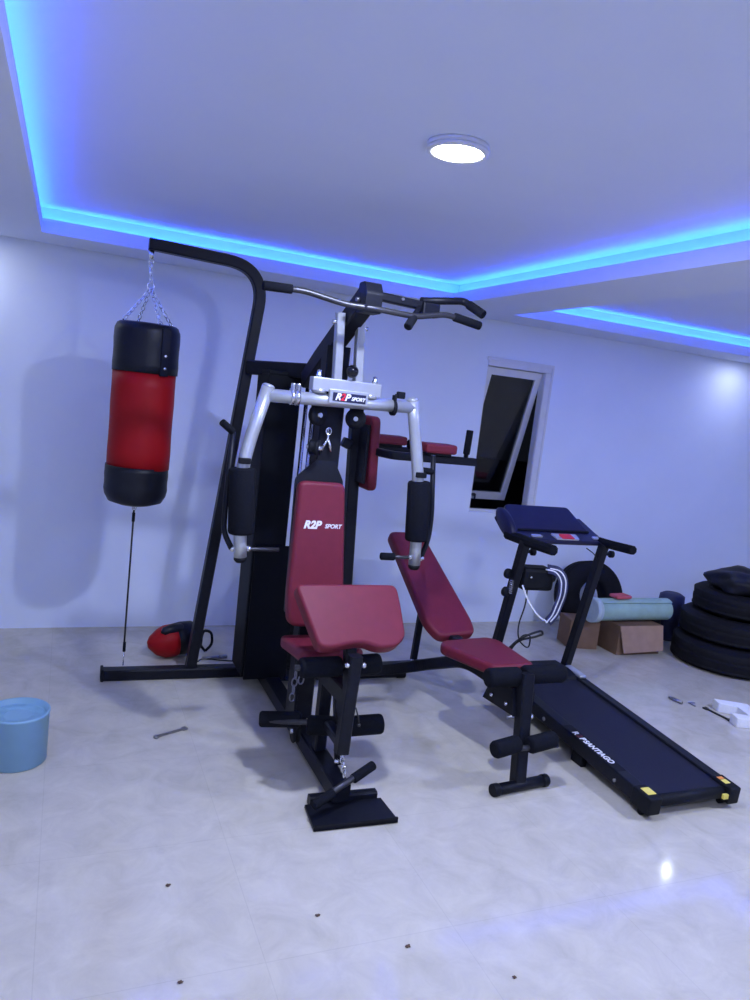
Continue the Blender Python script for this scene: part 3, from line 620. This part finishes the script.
# console: sloping tablet shelf, lower control strip, handles
cf = frame((2.530, 3.385, 0.978), (1, 0, 0), (0, 0.155, 0.095))
cons = tp(MB().prism(round_poly([(-0.250, -0.03), (0.250, -0.03), (0.215, 0.20), (-0.225, 0.20)], [0.02, 0.02, 0.025, 0.04]), cf, -0.012, 0.012, 0.006), 'console_shelf', 'navy')
MB().prism(round_poly([(-0.235, -0.03), (0.235, -0.03), (0.235, -0.018), (-0.235, -0.018)], 0.003, 3), cf, 0.010, 0.026).build('shelf_lip', 'blackm', cons)
body = MB().prism(round_poly([(3.26, 0.925), (3.25, 0.950), (3.36, 0.980), (3.52, 1.035), (3.56, 1.01), (3.50, 0.97), (3.36, 0.93)], 0.015, 4), frame((2.262, 0, 0), (0, 1, 0), (0, 0, 1)), 0.0, 0.555)
bo = tp(body, 'console_body', 'navy')
cpn = frame((2.56, 3.270, 0.9575), (1, 0, 0), (0, 0.12, 0.04))
pn = MB().prism(round_poly([(-0.075, -0.014), (0.075, -0.014), (0.085, 0.045), (-0.085, 0.045)], 0.012), cpn, 0, 0.006).build('control_panel', 'silver', bo)
MB().prism(round_poly([(-0.040, -0.012), (0.045, -0.012), (0.042, 0.038), (-0.036, 0.038)], 0.010), cpn, 0.006, 0.009).build('display', 'redprint', pn)
for u0 in (-0.19, 0.215): MB().prism(round_poly([(u0-0.035, 0.005), (u0+0.035, 0.005), (u0+0.03, 0.03), (u0-0.03, 0.03)], 0.008), cpn, 0, 0.006).build('speaker_grille', 'silver', bo)
side = MB().lathe([(0.0001, -0.02), (0.05, -0.02), (0.062, -0.008), (0.062, 0.012), (0.05, 0.02), (0.0001, 0.02)], (2.262, 3.43, 1.00), (1, 0, 0), 30)
o_ = len(side.v)
for i in range(o_): v = side.v[i]; side.v[i] = V((v.x, 3.43+(v.y-3.43)*1.7, 1.00+(v.z-1.0)*0.95+(v.y-3.43)*0.8))
tp(side, 'side_cap', 'navy')
tp(MB().sq(fillet([(2.262, 3.40, 0.945), (2.268, 3.20, 0.945), (2.275, 2.995, 0.950)], 0.08), 0.050, 0.050, (1, 0, 0), 0.014), 'handlebar', 'foam')
tp(MB().sq(fillet([(2.795, 3.40, 0.945), (2.792, 3.20, 0.950), (2.786, 3.005, 0.962)], 0.08), 0.046, 0.046, (1, 0, 0), 0.014), 'handlebar', 'foam')
tp(MB().tube(fillet([(2.70, 3.27, 0.91), (2.75, 3.25, 0.88), (2.775, 3.24, 0.83), (2.79, 3.25, 0.76)], 0.03), 0.003, 8), 'cable', 'cable')
# vibration massager hung on the left upright
mo = tp(MB().box((2.405, 3.31, 0.728), (0.200, 0.12, 0.125), Matrix.Rotation(0.03, 3, 'Y'), 0.020), 'massager_motor', 'blackm')
MB().cyl((2.29, 3.30, 0.74), (2.53, 3.30, 0.735), 0.030, 20, 0.006).build('motor_drum', 'black', mo)
MB().sphere((2.345, 3.245, 0.745), 0.007).build('screw', 'chrome', mo)
def ribbon(pts, w_, n, th=0.003):
    return MB().sweep(fillet(pts, 0.06, 8), [(w_/2, -th/2), (w_/2, th/2), (-w_/2, th/2), (-w_/2, -th/2)], n)
bpth = [(2.455, 3.26, 0.790), (2.510, 3.24, 0.785), (2.540, 3.22, 0.74), (2.540, 3.21, 0.66), (2.505, 3.21, 0.545), (2.470, 3.21, 0.505)]
bl = tp(ribbon(bpth, 0.060, (1, 0, 0.25)), 'massage_belt', 'navyroll')
for d_ in (-0.014, 0.014):
    ribbon([(p[0]+d_, p[1]-0.003, p[2]+d_*0.2) for p in bpth], 0.007, (1, 0, 0.25)).build('belt_stripe', 'white', bl)
ribbon([(2.30, 3.25, 0.700), (2.335, 3.23, 0.62), (2.40, 3.21, 0.54), (2.470, 3.21, 0.505)], 0.008, (0.7, 0, 0.7)).build('belt_stripe', 'white', bl)
for z_ in (0.755, 0.655):
    k_ = tp(MB().lathe([(0.012, -0.012), (0.026, -0.012), (0.028, 0), (0.026, 0.012), (0.012, 0.012)], (2.222, 3.28, z_), (0.3, -1, 0), 24).cyl((2.222, 3.28, z_), (2.275, 3.29, z_), 0.008, 10), 'belt_hook', 'blackm')
for z0_ in (0.73,):
    sp = MB().tube([(2.238+0.010*math.cos(t*0.9), 3.262+0.010*math.sin(t*0.9), z0_-0.0016*t) for t in range(0, 50)], 0.0022, 6)
    tp(sp, 'spring', 'chrome')
tp(MB().tube(fillet([(2.37, 3.30, 0.67), (2.375, 3.30, 0.58), (2.345, 3.30, 0.46), (2.345, 3.28, 0.38), (2.41, 3.26, 0.33), (2.40, 3.25, 0.42), (2.36, 3.26, 0.42), (2.33, 3.28, 0.36)], 0.05, 6), 0.0042, 8), 'cable', 'cable')
tp(MB().tube(fillet([(2.30, 3.32, 0.30), (2.36, 3.30, 0.38), (2.43, 3.27, 0.425), (2.475, 3.26, 0.44), (2.49, 3.26, 0.42), (2.44, 3.27, 0.40), (2.36, 3.31, 0.37), (2.32, 3.34, 0.26), (2.33, 3.36, 0.20)], 0.05, 6), 0.0062, 8), 'power_cord', 'cable')

# ------------------------------------------------------------------ things along the wall, right
# leaning tyre
def tyre(mb, c, ax, R, r, w_, tread=True):
    pr = [(r, -w_*0.36), (r+0.02, -w_*0.46), (r+(R-r)*0.5, -w_*0.5), (R-0.03, -w_*0.46), (R-0.006, -w_*0.36)]
    n_ = 3
    for i in range(n_):
        z = -w_*0.34+w_*0.68*i/(n_-1); pr += [(R, z-0.008), (R, z+0.006), (R-0.004, z+0.010), (R-0.004, z+0.016)] if i < n_-1 else [(R, z)]
    pr += [(R-0.006, w_*0.36), (R-0.03, w_*0.46), (r+(R-r)*0.5, w_*0.5), (r+0.02, w_*0.46), (r, w_*0.36), (r+0.012, 0), (r, -w_*0.36)]
    return mb.lathe(pr, c, ax, 64)
ta = V((-0.10, -1, 0.28))
o = tyre(MB(), (3.775, 4.46, 0.285), ta, 0.270, 0.115, 0.15).build('car_tyre', 'rubber'); tag(o, 'black tyre standing upright against the wall behind the mint mat roll', 'tyre')
# stack of tyres
for i, (cx, cy, R, w_, z_) in enumerate(((4.475, 3.74, 0.375, 0.185, 0.0925), (4.51, 3.76, 0.355, 0.175, 0.275), (4.56, 3.78, 0.315, 0.165, 0.448))):
    o = tyre(MB(), (cx, cy, z_), (0, 0, 1), R, R*0.55, w_).build('car_tyre', 'rubber')
    tag(o, ('bottom tyre of the black tyre stack at the right edge', 'middle tyre of the black tyre stack at the right edge', 'top tyre of the stack, directly beneath the black bag')[i], 'tyre')
def blob(name, c, sc, m, seed, amp=0.12, flat=0.0):
    bm = bmesh.new(); bmesh.ops.create_icosphere(bm, subdivisions=4, radius=1)
    rnd = random.Random(seed); ks = [(V([rnd.uniform(-1, 1) for _ in range(3)]).normalized(), rnd.uniform(2, 6), rnd.uniform(0, 6)) for _ in range(10)]
    for v in bm.verts:
        n = v.co.normalized(); d = 1+amp*sum(math.sin(k[1]*n.dot(k[0])*1.6+k[2]) for k in ks)/3
        p = n*d; z = max(p.z, -flat) if flat else p.z
        v.co = V((p.x*sc[0]+c[0], p.y*sc[1]+c[1], z*sc[2]+c[2]))
    me = bpy.data.meshes.new(name); bm.to_mesh(me); bm.free(); me.materials.append(M[m])
    for p in me.polygons: p.use_smooth = True
    o = bpy.data.objects.new(name, me); COL.objects.link(o); return o
tag(blob('black_bag', (4.55, 3.76, 0.585), (0.25, 0.22, 0.11), 'bin', 5, 0.15, 0.45), 'crumpled black bag lying on top of the tyre stack', 'bag')
# cardboard boxes under the mat
def carton(name, x0, x1, y0, y1, h_, label, rot=0.0, flap=True, c=None):
    t = thing(name, label, 'cardboard box', ((x0+x1)/2, (y0+y1)/2, 0))
    th = 0.006; mb = MB()
    mb.b2((x0, y0, 0.0), (x1, y1, th)); mb.b2((x0, y0, th), (x0+th, y1, h_)); mb.b2((x1-th, y0, th), (x1, y1, h_)); mb.b2((x0+th, y1-th, th), (x1-th, y1, h_)); mb.b2((x0+th, y0, th), (x1-th, y0+th, h_))
    mb.b2((x0+0.01, y0+0.01, h_-th), (x1-0.01, y1-0.01, h_))
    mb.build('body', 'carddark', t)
    if flap: MB().prism(round_poly([(-0.005, 0), (x1-x0-0.005, 0), (x1-x0+0.004, -h_*0.86), (0.035, -h_*0.90)], 0.004, 3), frame((x0, y0-0.002, h_), (1, 0, 0), (0, 0.17, 1)), -0.001, 0.005).build('flap', 'card', t)
    t.rotation_euler.z = rot
    return t
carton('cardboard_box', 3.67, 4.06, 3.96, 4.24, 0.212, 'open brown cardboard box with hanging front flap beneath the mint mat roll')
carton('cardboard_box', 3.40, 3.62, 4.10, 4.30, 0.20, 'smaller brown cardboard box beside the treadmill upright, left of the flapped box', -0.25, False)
tag(blob('dark_lump', (4.19, 4.26, 0.14), (0.11, 0.11, 0.15), 'bin', 11, 0.10, 0.9), 'dark rounded lump between the flapped cardboard box and the tyre stack', 'bag')  # dark lump filling the gap between box and tyres
# mat roll
rx0, rx1, ry, rz_ = 3.475, 4.16, 4.06, 0.302
t = thing('exercise_mat_roll', 'mint green rolled exercise mat lying across the cardboard boxes', 'mat', (3.9, ry, 0.2))
sp = []
prof_out = []
mb = MB(); nturn = 3.2; n_ = 120; pts = []
for i in range(n_+1):
    a = 2*math.pi*nturn*i/n_; r = 0.045+0.040*i/n_; pts.append((r*math.cos(a+1), r*math.sin(a+1)))
th = 0.010
inner = [(p[0]*(1-th/math.hypot(*p)), p[1]*(1-th/math.hypot(*p))) for p in pts]
vs = []
for x in (rx0, rx1):
    for p in pts: vs.append((x, ry+p[0], rz_+p[1]))
    for p in inner: vs.append((x, ry+p[0], rz_+p[1]))
k = n_+1; fs = []
for i in range(n_):
    fs += [[i, i+1, 2*k+i+1, 2*k+i], [k+i+1, k+i, 3*k+i, 3*k+i+1], [i+1, i, k+i, k+i+1], [2*k+i, 2*k+i+1, 3*k+i+1, 3*k+i]]
fs += [[0, k, 3*k, 2*k], [k-1, 2*k-1, 4*k-1, 3*k-1]]
mb.add(vs, fs); mb.build('rolled_mat', 'mint', t)
MB().lathe([(0.0865, 0), (0.0885, 0.0), (0.0885, 0.05), (0.0865, 0.05)], (rx0-0.004, ry, rz_), (1, 0, 0), 40).build('edge_band', 'mintpale', t)
o = MB().box((3.72, 4.06, 0.402), (0.14, 0.09, 0.024), Matrix.Rotation(0.1, 3, 'Z'), 0.010).build('folded_cloth', 'pink'); tag(o, 'small folded pink-red cloth on top of the mint mat roll', 'cloth')
o = MB().lathe([(0.0001, 0), (0.08, 0.002), (0.095, 0.03), (0.090, 0.19), (0.098, 0.28), (0.092, 0.35), (0.06, 0.368), (0.0001, 0.362)], (4.42, 4.27, 0.0), (0, 0, 1), 28).build('navy_bundle', 'navyroll'); tag(o, 'navy wrapped bundle standing between the green mat and the tyres', 'bundle')

# ------------------------------------------------------------------ things on the floor
# polystyrene corner block
t = MB(); fr = frame((3.700, 2.900, 0.0), (0.94, -0.34, 0), (0.34, 0.94, 0))
t.prism(round_poly([(-0.10, -0.11), (0.09, -0.11), (0.09, 0.13), (-0.10, 0.17), (-0.10, 0.10), (0.0, 0.07), (0.0, -0.05), (-0.10, -0.03)], 0.01, 3), fr, 0, 0.055, 0.004)
tag(t.build('packing_foam', 'styro'), 'white polystyrene packing piece on the floor at the right edge', 'packing foam')
def spanner(name, a, c, w_, m, label, cat='tool', heads=True):
    a = V((*a, 0.006)); c = V((*c, 0.006)); d = (c-a).normalized(); s = V((-d.y, d.x, 0)); L2 = (c-a).length
    pts = [(0, -w_*0.35), (L2*0.82, -w_*0.35), (L2*0.86, -w_), (L2, -w_), (L2*0.96, -w_*0.3), (L2*0.96, w_*0.3), (L2, w_), (L2*0.86, w_), (L2*0.82, w_*0.35), (0, w_*0.35), (-w_*0.6, 0)]
    mb = MB().prism(round_poly(pts, 0.002, 2), frame(a, d, s), -0.005, 0.005)
    if heads: mb.lathe([(w_*0.4, -0.005), (w_*1.0, -0.005), (w_*1.0, 0.005), (w_*0.4, 0.005), (w_*0.4, -0.005)], a, (0, 0, 1), 20)
    return tag(mb.build(name, m), label, cat)
spanner('spanner', (0.447, 3.195), (0.590, 3.262), 0.011, 'steel', 'small dark spanner on the floor in front of the boxing base')
spanner('spanner', (3.604, 2.910), (3.588, 3.085), 0.012, 'darksteel', 'long dark spanner on the floor beside the white packing foam')
o = MB().tube(fillet([(3.548, 3.11, 0.005), (3.545, 3.17, 0.005), (3.585, 3.15, 0.005)], 0.02), 0.004, 8).build('hex_key', 'steel'); tag(o, 'small bent hex key lying between spanner and grey bolt', 'tool')
o = MB().cyl((3.47, 3.225, 0.011), (3.482, 3.15, 0.011), 0.011, 6).cyl((3.468, 3.240, 0.011), (3.47, 3.225, 0.011), 0.008, 12).build('bolt', 'steel'); tag(o, 'small grey bolt on the floor, furthest left of the loose tools', 'bolt')
# tub
t = thing('plastic_tub', 'pale blue round plastic tub on the floor at the left edge', 'tub', (-0.110, 3.095, 0))
MB().lathe([(0.108, 0.0), (0.114, 0.006), (0.117, 0.200), (0.119, 0.203), (0.119, 0.213), (0.111, 0.213), (0.108, 0.19)], (-0.110, 3.095, 0), (0, 0, 1), 56).build('body', 'tub', t)
MB().lathe([(0.0001, 0.186), (0.05, 0.188), (0.055, 0.192), (0.10, 0.190), (0.109, 0.188), (0.109, 0.180), (0.0001, 0.178)], (-0.110, 3.095, 0), (0, 0, 1), 56).build('lid', 'tubin', t)
# boxing glove
gt = thing('boxing_glove', 'red and black boxing glove lying on the floor behind the bag post', 'boxing glove', (0.62, 4.20, 0))
def skin_blob(name, pts, m, par):
    mb = MB()
    path = [V(p[:3]) for p in pts]; mb.tube(path, 1.0, 24, (0, 0, 1), False, [p[3] for p in pts]); return mb.build(name, m, par)
skin_blob('glove_mitt', [(0.492, 4.155, 0.100, 0.004), (0.505, 4.157, 0.098, 0.035), (0.545, 4.165, 0.094, 0.072), (0.590, 4.175, 0.094, 0.092), (0.640, 4.19, 0.096, 0.094), (0.685, 4.20, 0.096, 0.080)], 'red', gt)
skin_blob('glove_cuff', [(0.650, 4.192, 0.100, 0.092), (0.685, 4.20, 0.104, 0.095), (0.735, 4.215, 0.105, 0.093), (0.775, 4.225, 0.10, 0.085), (0.778, 4.226, 0.10, 0.06)], 'bagblack', gt)
skin_blob('glove_thumb', [(0.560, 4.125, 0.165, 0.004), (0.575, 4.13, 0.168, 0.024), (0.62, 4.15, 0.172, 0.032), (0.67, 4.17, 0.170, 0.032), (0.70, 4.18, 0.160, 0.015)], 'bagblack', gt)
MB().lathe([(0.0885, -0.008), (0.0935, -0.008), (0.0935, 0.008), (0.0885, 0.008), (0.0885, -0.008)], (0.752, 4.219, 0.102), (0.95, 0.28, 0), 32).build('wrist_strap', 'white', gt)
o = MB().tube(fillet([(0.835, 4.23, 0.01), (0.80, 4.23, 0.05), (0.815, 4.23, 0.14), (0.865, 4.235, 0.125), (0.875, 4.235, 0.05), (0.835, 4.23, 0.01)], 0.03), 0.008, 10).build('strap_loop', 'blackm'); tag(o, 'black strap loop standing beside the boxing glove', 'strap')
o = MB().cyl((0.80, 4.12, 0.009), (0.915, 4.13, 0.009), 0.008, 12).cyl((0.90, 4.129, 0.011), (0.945, 4.132, 0.011), 0.011, 12).build('short_rod', 'steel'); tag(o, 'short grey rod with dark tip on the floor behind the base rail', 'rod')
o = MB().tube(fillet([(0.77, 4.08, 0.004), (0.80, 4.13, 0.004), (0.90, 4.09, 0.004), (0.985, 4.07, 0.004), (1.02, 3.99, 0.004)], 0.06), 0.0035, 8).build('thin_cable', 'cable'); tag(o, 'thin dark cable curling on the floor behind the base rail', 'cable')
# bar lying over the front of the gym's rail
rb = thing('row_bar', 'short black bar with foam grip resting across the front foot plate', 'bar', (1.07, 2.48, 0.10))
MB().cyl((0.935, 2.425, 0.076), (1.205, 2.535, 0.150), 0.013, 16).build('bar', 'darksteel', rb)
MB().cyl((0.930, 2.423, 0.071), (1.02, 2.460, 0.095), 0.018, 18, 0.004).build('handle_grip', 'foam', rb)
MB().cyl((1.11, 2.496, 0.120), (1.212, 2.538, 0.148), 0.019, 18, 0.004).build('handle_grip', 'foam', rb)
# crumbs
for i, (x, y, r) in enumerate(((0.379, 2.187, 0.008), (0.801, 1.944, 0.007), (1.022, 1.754, 0.008), (1.274, 1.565, 0.006), (0.362, 1.787, 0.007))):
    o = blob('debris_crumb', (x, y, 0.003), (r, r*0.7, 0.003), 'brown', i, 0.25, 0.6)
    tag(o, 'tiny brown crumb of debris on the bare floor in the foreground', 'debris', 'crumbs on the foreground floor')

# ------------------------------------------------------------------ world and camera
W = bpy.data.worlds.new('night'); S.world = W; W.use_nodes = True
W.node_tree.nodes['Background'].inputs['Color'].default_value = (0.01, 0.012, 0.02, 1); W.node_tree.nodes['Background'].inputs['Strength'].default_value = 0.3
cam = bpy.data.cameras.new('camera'); co = bpy.data.objects.new('camera', cam); COL.objects.link(co)
Yc = V((68-375, 362-500, 743)).normalized(); Xc = V((2130-375, 600-500, 743)); Xc = (Xc-Xc.dot(Yc)*Yc).normalized(); Zc = Yc.cross(Xc)
if Zc.y > 0: Zc = -Zc
# rows: world axes seen in the camera's frame (x right, y down, z forward)
rot = Matrix(((Xc.x, -Xc.y, -Xc.z), (Yc.x, -Yc.y, -Yc.z), (Zc.x, -Zc.y, -Zc.z)))
co.matrix_world = Matrix.Translation((0, 0, 1.6)) @ rot.to_4x4()
cam.sensor_fit = 'VERTICAL'; cam.sensor_height = 36; cam.lens = 743*36/1000; cam.clip_start = 0.05
S.camera = co
S.view_settings.view_transform = 'Standard'; S.view_settings.look = 'None'; S.view_settings.gamma = 1; S.view_settings.exposure = 0.16
S.view_settings.use_curve_mapping = False
